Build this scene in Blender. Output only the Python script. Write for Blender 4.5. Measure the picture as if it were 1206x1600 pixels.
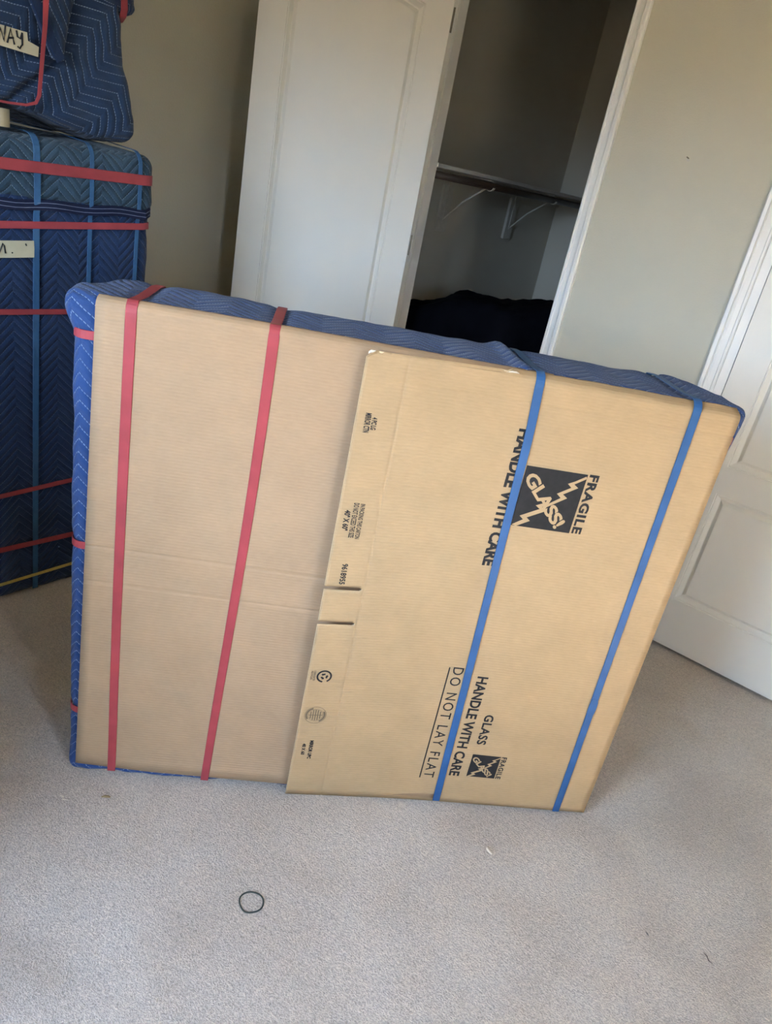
import bpy, bmesh, math, random
from mathutils import Vector, Matrix, noise
random.seed(7)
PI = math.pi
scene = bpy.context.scene
for o in list(bpy.data.objects): bpy.data.objects.remove(o, do_unlink=True)
COL = scene.collection

# ------------------------------------------------------------------ camera
F_PX = 1144.3
cam_d = bpy.data.cameras.new('camera'); cam = bpy.data.objects.new('camera', cam_d); COL.objects.link(cam)
cam_d.sensor_fit = 'VERTICAL'; cam_d.sensor_height = 24.0; cam_d.lens = F_PX * 24.0 / 1600.0
cam_d.clip_start = 0.02; cam_d.clip_end = 200
down = Vector((91.4 - 603, -(3262 - 800), -F_PX)).normalized()      # plumb direction in camera axes
upc = -down
fwd = Vector((0, 0, -1)); fwd = (fwd - fwd.dot(upc) * upc).normalized()
rgt = fwd.cross(upc)
yaw = math.radians(33.97)
Yc = fwd * math.cos(yaw) + rgt * math.sin(yaw); Xc = Yc.cross(upc)
cam.matrix_world = Matrix.Translation((0, 0, 1.6)) @ Matrix((Xc, Yc, upc)).to_4x4()
scene.camera = cam

# ------------------------------------------------------------------ sky, sun, exposure
SKY_STRENGTH = 36.0
world = bpy.data.worlds.new('world'); scene.world = world; world.use_nodes = True
wn = world.node_tree.nodes; wl = world.node_tree.links; wn.clear()
wo = wn.new('ShaderNodeOutputWorld'); wb = wn.new('ShaderNodeBackground'); wb.inputs[1].default_value = SKY_STRENGTH
wt = wn.new('ShaderNodeTexCoord'); ws = wn.new('ShaderNodeSeparateXYZ'); wr = wn.new('ShaderNodeValToRGB')
wm = wn.new('ShaderNodeMapRange'); wm.inputs[1].default_value = -1; wm.inputs[2].default_value = 1
wl.new(wt.outputs['Generated'], ws.inputs[0]); wl.new(ws.outputs[2], wm.inputs[0]); wl.new(wm.outputs[0], wr.inputs[0])
e = wr.color_ramp.elements
e[0].position = 0.0; e[0].color = (0.10, 0.085, 0.06, 1)
e[1].position = 1.0; e[1].color = (0.36, 0.56, 1.0, 1)
x = e.new(0.495); x.color = (0.13, 0.11, 0.08, 1)
x = e.new(0.52); x.color = (0.62, 0.83, 1.12, 1)
wl.new(wr.outputs[0], wb.inputs[0]); wl.new(wb.outputs[0], wo.inputs[0])

sun_d = bpy.data.lights.new('sun', 'SUN'); sun = bpy.data.objects.new('sun', sun_d); COL.objects.link(sun)
sun_d.energy = 390.0; sun_d.angle = math.radians(0.6); sun_d.color = (1.0, 0.93, 0.82)
SUN_DIR = Vector((-1.0, 0.95, -1.65)).normalized()
sun.rotation_euler = SUN_DIR.to_track_quat('-Z', 'Y').to_euler(); sun.location = (8, -2, 8)

def portal(name, loc, direction, sx, sy):
    d = bpy.data.lights.new(name, 'AREA'); d.shape = 'RECTANGLE'; d.size = sx; d.size_y = sy
    d.cycles.is_portal = True
    o = bpy.data.objects.new(name, d); COL.objects.link(o); o.location = loc
    o.rotation_euler = Vector(direction).to_track_quat('-Z', 'Z').to_euler()
    return o
# window openings (the daylight of the room)
WA = dict(x0=-1.60, x1=-0.32, z0=0.80, z1=2.30, y=-1.2)      # in the wall behind the camera
WB = dict(y0=-0.20, y1=0.45, z0=0.90, z1=2.10, x=1.70)       # in the wall to the right
portal('daylight_portal', ((WA['x0']+WA['x1'])/2, WA['y']-0.02, (WA['z0']+WA['z1'])/2), (0, 1, 0), WA['x1']-WA['x0'], WA['z1']-WA['z0'])
portal('daylight_portal', (WB['x']+0.02, (WB['y0']+WB['y1'])/2, (WB['z0']+WB['z1'])/2), (-1, 0, 0), WB['y1']-WB['y0'], WB['z1']-WB['z0'])

vs = scene.view_settings
vs.view_transform = 'Standard'; vs.look = 'None'; vs.gamma = 1.0; vs.use_curve_mapping = False
vs.exposure = -0.20
scene.cycles.use_denoising = True
scene.cycles.max_bounces = 10; scene.cycles.diffuse_bounces = 8; scene.cycles.glossy_bounces = 3
scene.cycles.sample_clamp_indirect = 0.0
scene.cycles.caustics_reflective = False; scene.cycles.caustics_refractive = False

# ------------------------------------------------------------------ helpers
def srgb(r, g, b):
    f = lambda c: (c/255/12.92) if c/255 <= 0.04045 else ((c/255+0.055)/1.055)**2.4
    return (f(r), f(g), f(b), 1)

class NT:
    def __init__(s, name, rough=0.6, spec=0.3):
        s.m = bpy.data.materials.new(name); s.m.use_nodes = True
        s.n = s.m.node_tree.nodes; s.l = s.m.node_tree.links
        s.b = s.n['Principled BSDF']; s.b.inputs['Roughness'].default_value = rough
        s.b.inputs['Specular IOR Level'].default_value = spec
    def node(s, t, **k):
        nd = s.n.new(t)
        for a, v in k.items(): setattr(nd, a, v)
        return nd
    def math(s, op, a, b=None, c=None):
        nd = s.node('ShaderNodeMath', operation=op)
        for i, v in enumerate((a, b, c)):
            if v is None: continue
            if isinstance(v, (int, float)): nd.inputs[i].default_value = v
            else: s.l.new(v, nd.inputs[i])
        return nd.outputs[0]
    def mix(s, fac, a, b):
        nd = s.node('ShaderNodeMix', data_type='RGBA')
        for sock, v in ((nd.inputs['Factor'], fac), (nd.inputs['A'], a), (nd.inputs['B'], b)):
            if isinstance(v, (int, float, tuple)): sock.default_value = v
            else: s.l.new(v, sock)
        return nd.outputs['Result']
    def noise(s, vec, scale, detail=3, rough=0.5, dist=0.0):
        nd = s.node('ShaderNodeTexNoise'); nd.inputs['Scale'].default_value = scale
        nd.inputs['Detail'].default_value = detail; nd.inputs['Roughness'].default_value = rough
        nd.inputs['Distortion'].default_value = dist
        if vec is not None: s.l.new(vec, nd.inputs['Vector'])
        return nd.outputs['Fac']
    def ramp(s, fac, stops):
        nd = s.node('ShaderNodeValToRGB'); el = nd.color_ramp.elements
        el[0].position, el[0].color = stops[0]; el[1].position, el[1].color = stops[-1]
        for p, c in stops[1:-1]:
            x = el.new(p); x.color = c
        s.l.new(fac, nd.inputs[0]); return nd.outputs[0]
    def maprange(s, v, a, b, c=0.0, d=1.0, smooth=False):
        nd = s.node('ShaderNodeMapRange'); nd.interpolation_type = 'SMOOTHSTEP' if smooth else 'LINEAR'
        for i, q in enumerate((a, b, c, d)): nd.inputs[1+i].default_value = q
        s.l.new(v, nd.inputs[0]); return nd.outputs[0]
    def bump(s, h, strength, dist, prev=None):
        nd = s.node('ShaderNodeBump'); nd.inputs['Strength'].default_value = strength; nd.inputs['Distance'].default_value = dist
        s.l.new(h, nd.inputs['Height'])
        if prev is not None: s.l.new(prev, nd.inputs['Normal'])
        return nd.outputs[0]
    def color(s, v):
        if isinstance(v, tuple): s.b.inputs['Base Color'].default_value = v
        else: s.l.new(v, s.b.inputs['Base Color'])
    def normal(s, v): s.l.new(v, s.b.inputs['Normal'])
    def coord(s, which='Object'): return s.node('ShaderNodeTexCoord').outputs[which]

def plain(name, col, rough=0.6, spec=0.3, var=0.06, scale=40, bump=0.0, bscale=200, metal=0.0):
    t = NT(name, rough, spec); c = t.coord(); n = t.noise(c, scale)
    dark = tuple(v*(1-var) for v in col[:3])+(1,); lite = tuple(min(1, v*(1+var)) for v in col[:3])+(1,)
    t.color(t.ramp(n, [(0.3, dark), (0.7, lite)]))
    t.b.inputs['Metallic'].default_value = metal
    if bump: t.normal(t.bump(t.noise(c, bscale, 2), bump, 0.002))
    return t.m

def mat_wall(name, col, peel=0.35):
    t = NT(name, 0.55, 0.35); c = t.coord()
    n = t.noise(c, 1.7, 3)
    t.color(t.ramp(n, [(0.3, tuple(v*0.97 for v in col[:3])+(1,)), (0.7, tuple(min(1, v*1.03) for v in col[:3])+(1,))]))
    t.normal(t.bump(t.noise(c, 170, 3, 0.6), peel, 0.003)); return t.m

def mat_carpet():
    t = NT('carpet', 0.95, 0.08); c = t.coord()
    fine = t.noise(c, 210, 3, 0.65, 0.6); mid = t.noise(c, 75, 3, 0.6); big = t.noise(c, 2.6, 4, 0.55, 0.5)
    base = t.ramp(big, [(0.28, srgb(193, 178, 160)), (0.5, srgb(207, 193, 176)), (0.74, srgb(217, 205, 190))])
    v = t.math('ADD', t.math('MULTIPLY', fine, 0.7), t.math('MULTIPLY', mid, 0.3))
    sh = t.maprange(v, 0.32, 0.66, 0.58, 1.22)
    mx = t.node('ShaderNodeMix', data_type='RGBA', blend_type='MULTIPLY'); mx.inputs['Factor'].default_value = 1
    cmb = t.node('ShaderNodeCombineColor')
    for i in range(3): t.l.new(sh, cmb.inputs[i])
    t.l.new(base, mx.inputs['A']); t.l.new(cmb.outputs[0], mx.inputs['B'])
    t.color(mx.outputs['Result'])
    t.b.inputs['Sheen Weight'].default_value = 0.25
    t.normal(t.bump(v, 0.9, 0.012)); return t.m

def mat_card(name, base):
    """kraft corrugated board: fine flutes across, paper fibre mottling"""
    t = NT(name, 0.72, 0.25); uv = t.coord('UV')
    mp = t.node('ShaderNodeMapping'); mp.inputs['Scale'].default_value = (16, 90, 60); t.l.new(uv, mp.inputs[0])
    sp = t.node('ShaderNodeSeparateXYZ'); t.l.new(uv, sp.inputs[0])
    wob = t.noise(uv, 6, 2)
    ph = t.math('ADD', t.math('MULTIPLY', sp.outputs[1], 2*PI/0.0078), t.math('MULTIPLY', wob, 3.0))
    fl = t.math('SINE', ph)
    fib = t.noise(mp.outputs[0], 3.0, 4, 0.6); blot = t.noise(uv, 9, 4, 0.6)
    v = t.math('ADD', t.math('MULTIPLY', fib, 0.5), t.math('MULTIPLY', blot, 0.5))
    v = t.math('ADD', v, t.math('MULTIPLY', fl, 0.035))
    lo = tuple(k*0.88 for k in base[:3])+(1,); hi = tuple(min(1, k*1.10) for k in base[:3])+(1,)
    t.color(t.ramp(v, [(0.30, lo), (0.70, hi)]))
    t.normal(t.bump(t.math('ADD', t.math('MULTIPLY', fl, 0.5), t.math('MULTIPLY', fib, 0.5)), 0.14, 0.002)); return t.m

def mat_quilt(name, col, stitch, rot=0.0, half=0.07, pitch=0.030, puff=0.9, stitch_amt=0.8, wear=None):
    """moving blanket: zigzag quilting; the stitch rows pull the padding in"""
    t = NT(name, 0.9, 0.15); uv = t.coord('UV'); ob = t.coord('Object')
    mp = t.node('ShaderNodeMapping'); mp.inputs['Rotation'].default_value = (0, 0, rot); t.l.new(uv, mp.inputs[0])
    wobble = t.node('ShaderNodeTexNoise'); wobble.inputs['Scale'].default_value = 7; t.l.new(uv, wobble.inputs[0])
    vm = t.node('ShaderNodeVectorMath', operation='MULTIPLY_ADD'); t.l.new(wobble.outputs['Color'], vm.inputs[0])
    vm.inputs[1].default_value = (0.012, 0.012, 0); t.l.new(mp.outputs[0], vm.inputs[2])
    sp = t.node('ShaderNodeSeparateXYZ'); t.l.new(vm.outputs[0], sp.inputs[0])
    tri = t.math('PINGPONG', sp.outputs[0], half)
    ph = t.math('DIVIDE', t.math('ADD', sp.outputs[1], tri), pitch)
    fr = t.math('FRACT', ph)
    d = t.math('MINIMUM', fr, t.math('SUBTRACT', 1.0, fr))
    puffh = t.math('POWER', t.math('MULTIPLY', d, 2.0), 0.45)
    line = t.math('SUBTRACT', 1.0, t.maprange(d, 0.030, 0.060))
    dash = t.math('GREATER_THAN', t.math('SINE', t.math('MULTIPLY', sp.outputs[0], 2*PI/0.0055)), -0.55)
    mask = t.math('MULTIPLY', t.math('MULTIPLY', line, dash), t.maprange(t.noise(uv, 5, 3), 0.25, 0.6, 0.35, stitch_amt))
    w = t.noise(ob, 3.2, 4, 0.6); fz = t.noise(ob, 260, 2)
    dk = tuple(k*0.82 for k in col[:3])+(1,); lt = wear or tuple(min(1, k*1.2) for k in col[:3])+(1,)
    base = t.ramp(w, [(0.32, dk), (0.52, col), (0.75, lt)])
    base = t.mix(t.maprange(fz, 0.3, 0.7, 0.0, 0.18), base, lt)
    t.color(t.mix(mask, base, stitch))
    t.b.inputs['Sheen Weight'].default_value = 0.12; t.b.inputs['Sheen Roughness'].default_value = 0.6
    b1 = t.bump(t.noise(ob, 22, 4, 0.6, 1.0), 0.35, 0.012)
    b2 = t.bump(fz, 0.25, 0.001, b1)
    t.normal(t.bump(puffh, puff, 0.0045, b2)); return t.m

def mat_strap(name, col):
    t = NT(name, 0.5, 0.35); ob = t.coord()
    n = t.noise(ob, 14, 3)
    t.color(t.ramp(n, [(0.3, tuple(k*0.85 for k in col[:3])+(1,)), (0.7, tuple(min(1, k*1.12) for k in col[:3])+(1,))]))
    t.normal(t.bump(t.noise(ob, 300, 2), 0.15, 0.001)); return t.m

M = {}
M['wall'] = mat_wall('wall_paint', srgb(193, 188, 170))
M['closet'] = mat_wall('closet_paint', srgb(190, 184, 170), 0.2)
M['ceiling'] = mat_wall('ceiling_paint', srgb(225, 222, 214), 0.5)
M['carpet'] = mat_carpet()
M['trim'] = plain('white_trim', srgb(232, 230, 224), 0.35, 0.45, 0.015, 3)
M['door'] = plain('door_paint', srgb(229, 224, 213), 0.38, 0.45, 0.015, 2)
M['card'] = mat_card('kraft_board', srgb(165, 136, 105))
M['card2'] = mat_card('kraft_carton', srgb(172, 143, 105))
M['edge'] = plain('board_edge', srgb(214, 190, 152), 0.8)
M['torn'] = plain('torn_paper', srgb(226, 214, 192), 0.85)
M['ink'] = plain('black_ink', srgb(38, 36, 36), 0.6, 0.2, 0.15, 60)
M['ink_soft'] = plain('faded_ink', srgb(112, 96, 74), 0.7, 0.2, 0.1, 60)
M['marker'] = plain('marker_ink', srgb(24, 24, 26), 0.6)
STITCH = srgb(150, 170, 205)
M['quilt'] = mat_quilt('blue_quilt', srgb(40, 66, 112), srgb(160, 178, 206), 0.0)
M['quilt_low'] = mat_quilt('navy_quilt', srgb(26, 46, 78), srgb(88, 108, 146), 0.0, stitch_amt=0.55)
M['quilt_up'] = mat_quilt('faded_quilt', srgb(42, 62, 76), srgb(120, 142, 158), 0.0, wear=srgb(68, 92, 108))
M['quilt_bun'] = mat_quilt('bundle_quilt', srgb(36, 54, 80), srgb(140, 158, 184), math.radians(45), half=0.07, pitch=0.034, stitch_amt=0.95)
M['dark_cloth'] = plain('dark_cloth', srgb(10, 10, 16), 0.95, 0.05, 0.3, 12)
M['hem'] = plain('hem_binding', srgb(20, 26, 52), 0.8)
M['hem_thread'] = plain('hem_thread', srgb(120, 128, 150), 0.8)
M['red'] = mat_strap('red_band', srgb(158, 62, 66))
M['blue'] = mat_strap('blue_band', srgb(43, 86, 131))
M['steel_blue'] = mat_strap('dull_blue_band', srgb(52, 92, 128))
M['yellow'] = mat_strap('yellow_band', srgb(196, 170, 92))
M['tape'] = plain('tan_tape', srgb(190, 180, 150), 0.55, 0.3, 0.06, 30)
M['rod'] = plain('dark_rod', srgb(52, 40, 32), 0.4, 0.4)
M['metal'] = plain('hinge_metal', srgb(120, 112, 98), 0.4, 0.5, metal=0.6)
M['bracket'] = plain('bracket_paint', srgb(186, 182, 172), 0.4, 0.4)
M['rubber'] = plain('grey_elastic', srgb(62, 66, 60), 0.8)

def link(name, me, mat, parent=None):
    o = bpy.data.objects.new(name, me); COL.objects.link(o)
    if mat is not None: me.materials.append(mat)
    if parent is not None: o.parent = parent
    return o
def tag(o, label=None, cat=None, group=None, kind=None):
    if label: o['label'] = label
    if cat: o['category'] = cat
    if group: o['group'] = group
    if kind: o['kind'] = kind
    return o
def empty(name, loc=(0, 0, 0), rz=0.0):
    o = bpy.data.objects.new(name, None); COL.objects.link(o); o.location = loc; o.rotation_euler = (0, 0, rz); o.empty_display_size = 0.1
    return o
def off(parent):  # un-rotated parents: shapes are given in room coordinates
    return Vector(parent.location) if parent is not None else Vector((0, 0, 0))
def mesh(name, verts, faces, mat, parent=None, local=True, smooth=False, uvs=None):
    d = Vector((0, 0, 0)) if local else off(parent)
    me = bpy.data.meshes.new(name); me.from_pydata([tuple(Vector(v)-d) for v in verts], [], faces); me.validate()
    if uvs:
        ul = me.uv_layers.new(name='UVMap')
        for lp in me.loops: ul.data[lp.index].uv = uvs[lp.vertex_index]
    bm = bmesh.new(); bm.from_mesh(me); bmesh.ops.recalc_face_normals(bm, faces=bm.faces); bm.to_mesh(me); bm.free()
    if smooth:
        for p in me.polygons: p.use_smooth = True
    return link(name, me, mat, parent)
class MB:
    def __init__(s): s.v = []; s.f = []
    def box(s, a, b):
        x0, y0, z0 = a; x1, y1, z1 = b; k = len(s.v)
        s.v += [(x0,y0,z0),(x1,y0,z0),(x1,y1,z0),(x0,y1,z0),(x0,y0,z1),(x1,y0,z1),(x1,y1,z1),(x0,y1,z1)]
        s.f += [tuple(k+i for i in q) for q in ((0,3,2,1),(4,5,6,7),(0,1,5,4),(1,2,6,5),(2,3,7,6),(3,0,4,7))]
        return s
    def tube(s, pts, r, seg=8, caps=True, closed=False):
        pts = [Vector(p) for p in pts]; n = len(pts); k0 = len(s.v); ref = Vector((0, 0, 1))
        for i, p in enumerate(pts):
            if closed: t = pts[(i+1) % n]-pts[i-1]
            else: t = pts[min(i+1, n-1)]-pts[max(i-1, 0)]
            t.normalize(); a = ref if abs(t.dot(ref)) < 0.95 else Vector((1, 0, 0))
            x = t.cross(a).normalized(); y = t.cross(x)
            rr = r[i] if isinstance(r, (list, tuple)) else r
            for j in range(seg):
                an = 2*PI*j/seg; s.v.append(tuple(p+x*math.cos(an)*rr+y*math.sin(an)*rr))
        m = n if closed else n-1
        for i in range(m):
            for j in range(seg):
                a = k0+i*seg+j; b = k0+i*seg+(j+1) % seg; i2 = (i+1) % n
                c = k0+i2*seg+(j+1) % seg; d = k0+i2*seg+j; s.f.append((a, b, c, d))
        if caps and not closed:
            s.f.append(tuple(k0+j for j in range(seg))[::-1]); s.f.append(tuple(k0+(n-1)*seg+j for j in range(seg)))
        return s
    def build(s, name, mat, parent=None, local=False, smooth=False, bevel=0.0):
        o = mesh(name, s.v, s.f, mat, parent, local, smooth)
        if bevel:
            md = o.modifiers.new('bevel', 'BEVEL'); md.width = bevel; md.segments = 2; md.limit_method = 'ANGLE'
        return o

def ribbon(name, pts, nrm, width, th, mat, parent, local=True, closed=False):
    """flat band along pts; nrm = outward surface normals"""
    P = [Vector(p) for p in pts]; N = [Vector(q).normalized() for q in nrm]; n = len(P); v = []; f = []
    for i in range(n):
        t = (P[(i+1) % n]-P[i-1]) if closed else (P[min(i+1, n-1)]-P[max(i-1, 0)])
        t.normalize(); sd = t.cross(N[i]).normalized()
        w = width[i] if isinstance(width, (list, tuple)) else width
        for a, h in ((-0.5, 0), (0.5, 0), (0.46, th), (-0.46, th)): v.append(tuple(P[i]+sd*w*a+N[i]*h))
    m = n if closed else n-1
    for i in range(m):
        j = (i+1) % n
        for q in range(4): f.append((4*i+q, 4*i+(q+1) % 4, 4*j+(q+1) % 4, 4*j+q))
    if not closed: f += [(0, 1, 2, 3), (4*n-4, 4*n-3, 4*n-2, 4*n-1)]
    return mesh(name, v, f, mat, parent, local)

def fbm(p, s, oct=3):
    v = 0; a = 1; q = Vector(p)*s
    for i in range(oct): v += a*noise.noise(q); q = q*2.03+Vector((3.1, 1.7, 5.2)); a *= 0.5
    return v

def quilted(name, lo, hi, r, step, mat, parent, deform=None, amp=0.006, local=True, scale=3.0):
    """rounded, slightly lumpy padded block; uv in metres on every side"""
    lo = Vector(lo); hi = Vector(hi); bm = bmesh.new(); uvl = bm.loops.layers.uv.new('UVMap')
    il = lo+Vector((r, r, r)); ih = hi-Vector((r, r, r))
    for ax in range(3):
        a, b = [(1, 2), (0, 2), (0, 1)][ax]
        na = max(4, int((hi[a]-lo[a])/step)); nb = max(4, int((hi[b]-lo[b])/step))
        for side in (0, 1):
            g = []; uvs = []
            for i in range(na+1):
                row = []; ur = []
                for j in range(nb+1):
                    p = Vector((0, 0, 0)); p[ax] = hi[ax] if side else lo[ax]
                    p[a] = lo[a]+(hi[a]-lo[a])*i/na; p[b] = lo[b]+(hi[b]-lo[b])*j/nb
                    uvw = (p[a], p[b])
                    q = Vector([min(max(p[k], il[k]), ih[k]) for k in range(3)]); d = p-q
                    nr = d.normalized() if d.length > 1e-9 else Vector((0, 0, 0))
                    s = q+nr*r
                    s = s+nr*(amp*fbm(s, scale)+amp*0.5*fbm(s, scale*5, 2))
                    if deform: s = deform(s, nr)
                    row.append(bm.verts.new(s)); ur.append(uvw)
                g.append(row); uvs.append(ur)
            for i in range(na):
                for j in range(nb):
                    idx = [(i, j), (i+1, j), (i+1, j+1), (i, j+1)]
                    fc = bm.faces.new([g[x][y] for x, y in idx])
                    for lp, (x, y) in zip(fc.loops, idx): lp[uvl].uv = uvs[x][y]
                    fc.smooth = True
    bmesh.ops.remove_doubles(bm, verts=bm.verts, dist=step*0.08)
    bmesh.ops.recalc_face_normals(bm, faces=bm.faces)
    if not local: bmesh.ops.translate(bm, verts=bm.verts, vec=-off(parent))
    me = bpy.data.meshes.new(name); bm.to_mesh(me); bm.free()
    return link(name, me, mat, parent)

# ------------------------------------------------------------------ room shell
YW = 2.975          # face of the wall with the two doorways
WT = 0.115          # its thickness
XL, XR, YF, H = -2.95, 1.70, -1.2, 2.92
CX0, CX1, CY1 = -2.48, -0.90, 4.96   # closet
OP1 = (-2.197, -1.378); OP2 = (-0.6155, 0.192); OH = 2.455
def struct(o, label): return tag(o, label, None, None, 'structure')

struct(MB().box((XL-0.2, YF-0.2, -0.1), (XR+0.2, CY1+0.2, 0)).build('floor', M['carpet']), 'grey beige cut pile carpet over the whole floor')
struct(MB().box((XL-0.2, YF-0.2, H), (XR+0.2, CY1+0.2, H+0.1)).build('ceiling', M['ceiling']), 'off white textured ceiling')
w = MB()
w.box((XL-0.1, YW, 0), (OP1[0]-0.018, YW+WT, H)); w.box((OP1[1]+0.018, YW, 0), (OP2[0]-0.036, YW+WT, H)); w.box((OP2[1]+0.036, YW, 0), (XR+0.1, YW+WT, H))
w.box((OP1[0]-0.018, YW, OH+0.018), (OP1[1]+0.018, YW+WT, H)); w.box((OP2[0]-0.036, YW, OH+0.018), (OP2[1]+0.036, YW+WT, H))
struct(w.build('wall_back', M['wall']), 'beige painted wall with closet opening and panelled door')
struct(MB().box((XL-0.1, YF, 0), (XL, YW, H)).build('wall_left', M['wall']), 'beige wall behind the strapped stack')
w = MB()
w.box((XL-0.1, YF-0.1, 0), (WA['x0'], YF, H)); w.box((WA['x1'], YF-0.1, 0), (XR+0.1, YF, H))
w.box((WA['x0'], YF-0.1, 0), (WA['x1'], YF, WA['z0'])); w.box((WA['x0'], YF-0.1, WA['z1']), (WA['x1'], YF, H))
struct(w.build('wall_front', M['wall']), 'beige wall with window behind the viewer')
w = MB()
w.box((XR, YF, 0), (XR+0.1, WB['y0'], H)); w.box((XR, WB['y1'], 0), (XR+0.1, YW, H))
w.box((XR, WB['y0'], 0), (XR+0.1, WB['y1'], WB['z0'])); w.box((XR, WB['y0'], WB['z1']), (XR+0.1, WB['y1'], H))
struct(w.build('wall_right', M['wall']), 'beige wall with sunny window at the right')
struct(MB().box((CX0-0.1, YW+WT, 0), (CX0, CY1+0.1, H)).build('wall_closet_left', M['closet']), 'closet side wall carrying the shelf')
struct(MB().box((CX0, CY1, 0), (CX1+0.1, CY1+0.1, H)).build('wall_closet_back', M['closet']), 'closet end wall')
struct(MB().box((CX1, YW+WT, 0), (CX1+0.1, CY1, H)).build('wall_closet_right', M['closet']), 'closet side wall opposite the shelf')

def window_frame(name, label, horizontal):
    r = empty(name, (0, 0, 0))
    fr = 0.05
    if horizontal:
        x0, x1, z0, z1, y = WA['x0'], WA['x1'], WA['z0'], WA['z1'], YF-0.08
        B = lambda a, b, c, d: MB().box((a, y, c), (b, y+0.04, d))
    else:
        x0, x1, z0, z1, y = WB['y0'], WB['y1'], WB['z0'], WB['z1'], XR+0.04
        B = lambda a, b, c, d: MB().box((y, a, c), (y+0.04, b, d))
    for a, b, c, d in ((x0, x0+fr, z0, z1), (x1-fr, x1, z0, z1), (x0+fr, x1-fr, z0, z0+fr), (x0+fr, x1-fr, z1-fr, z1)):
        B(a, b, c, d).build('window_frame', M['trim'], r)
    m = (x0+x1)/2; B(m-0.02, m+0.02, z0+fr, z1-fr).build('window_mullion', M['trim'], r)
    struct(r, label)
window_frame('window_1', 'white framed window behind the viewer', True)
window_frame('window_2', 'white framed sunny window at the right', False)

w = MB()                             # passage behind the closed door
w.box((OP2[0]-0.2, YW+WT+0.9, 0), (OP2[1]+0.2, YW+WT+1.0, H)); w.box((OP2[0]-0.26, YW+WT, 0), (OP2[0]-0.2, YW+WT+1.0, H)); w.box((OP2[1]+0.2, YW+WT, 0), (OP2[1]+0.3, YW+WT+1.0, H))
struct(w.build('wall_passage', M['wall']), 'passage walls behind the closed door')

# casings: moulded profile swept up each side and across the head
PROF = [(0.0, 0.0), (0.0, 0.008), (0.003, 0.012), (0.010, 0.012), (0.014, 0.006), (0.030, 0.009), (0.038, 0.013), (0.041, 0.009), (0.044, 0.020), (0.056, 0.021), (0.061, 0.015), (0.061, 0.0)]
def casing(name, label, x0, x1, top):
    r = empty(name, (x0, YW, 0))
    def sweep(nm, pa, pb, inward, mitre_a, mitre_b):
        v = []; f = []; n = len(PROF)
        for (px, pz), mit in ((pa, mitre_a), (pb, mitre_b)):
            for w_, t_ in PROF:
                v.append((px+inward[0]*w_+mit[0]*w_, YW-t_, pz+inward[1]*w_+mit[1]*w_))
        for i in range(n-1): f.append((i, i+1, n+i+1, n+i))
        f.append(tuple(range(n))); f.append(tuple(range(n, 2*n)))
        mesh(nm, v, f, M['trim'], r, local=False)
    sweep('side_casing', (x0, 0), (x0, top), (-1, 0), (0, 0), (0, 1))
    sweep('side_casing', (x1, 0), (x1, top), (1, 0), (0, 0), (0, 1))
    sweep('head_casing', (x0, top), (x1, top), (0, 1), (-1, 0), (1, 0))
    struct(r, label)
casing('trim_1', 'white moulded casing around the closet opening', OP1[0]-0.003, OP1[1]-0.004, OH+0.003)
casing('trim_2', 'white moulded casing around the panelled door', OP2[0]-0.032, OP2[1]+0.032, OH+0.003)
def jamb(name, label, x0, x1, stop, t=0.018):
    r = empty(name, (x0, YW, 0)); y0, y1 = YW+0.001, YW+WT
    MB().box((x0-t, y0, 0), (x0, y1, OH+0.018)).build('side_jamb', M['trim'], r)
    MB().box((x1, y0, 0), (x1+t, y1, OH+0.018)).build('side_jamb', M['trim'], r)
    MB().box((x0, y0, OH), (x1, y1, OH+0.018)).build('head_jamb', M['trim'], r)
    if stop:
        MB().box((x0, YW+0.040, 0), (x0+0.010, YW+0.075, OH)).build('door_stop', M['trim'], r)
        MB().box((x1-0.010, YW+0.040, 0), (x1, YW+0.075, OH)).build('door_stop', M['trim'], r)
    struct(r, label)
jamb('trim_3', 'white jamb lining the closet opening', OP1[0], OP1[1], True)
jamb('trim_4', 'white jamb lining the closed doorway', OP2[0], OP2[1], True, 0.036)
def baseboard(name, label, a, b): struct(MB().box(a, b).build(name, M['trim'], bevel=0.004), label)
baseboard('baseboard_back', 'white baseboard between the two doorways', (OP1[1]+0.06, YW-0.014, 0), (OP2[0]-0.094, YW, 0.10))
baseboard('baseboard_left', 'white baseboard along the left wall', (XL, YF, 0), (XL+0.014, YW, 0.10))
baseboard('baseboard_right', 'white baseboard along the right wall', (XR-0.014, YF, 0), (XR, YW, 0.10))

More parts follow.
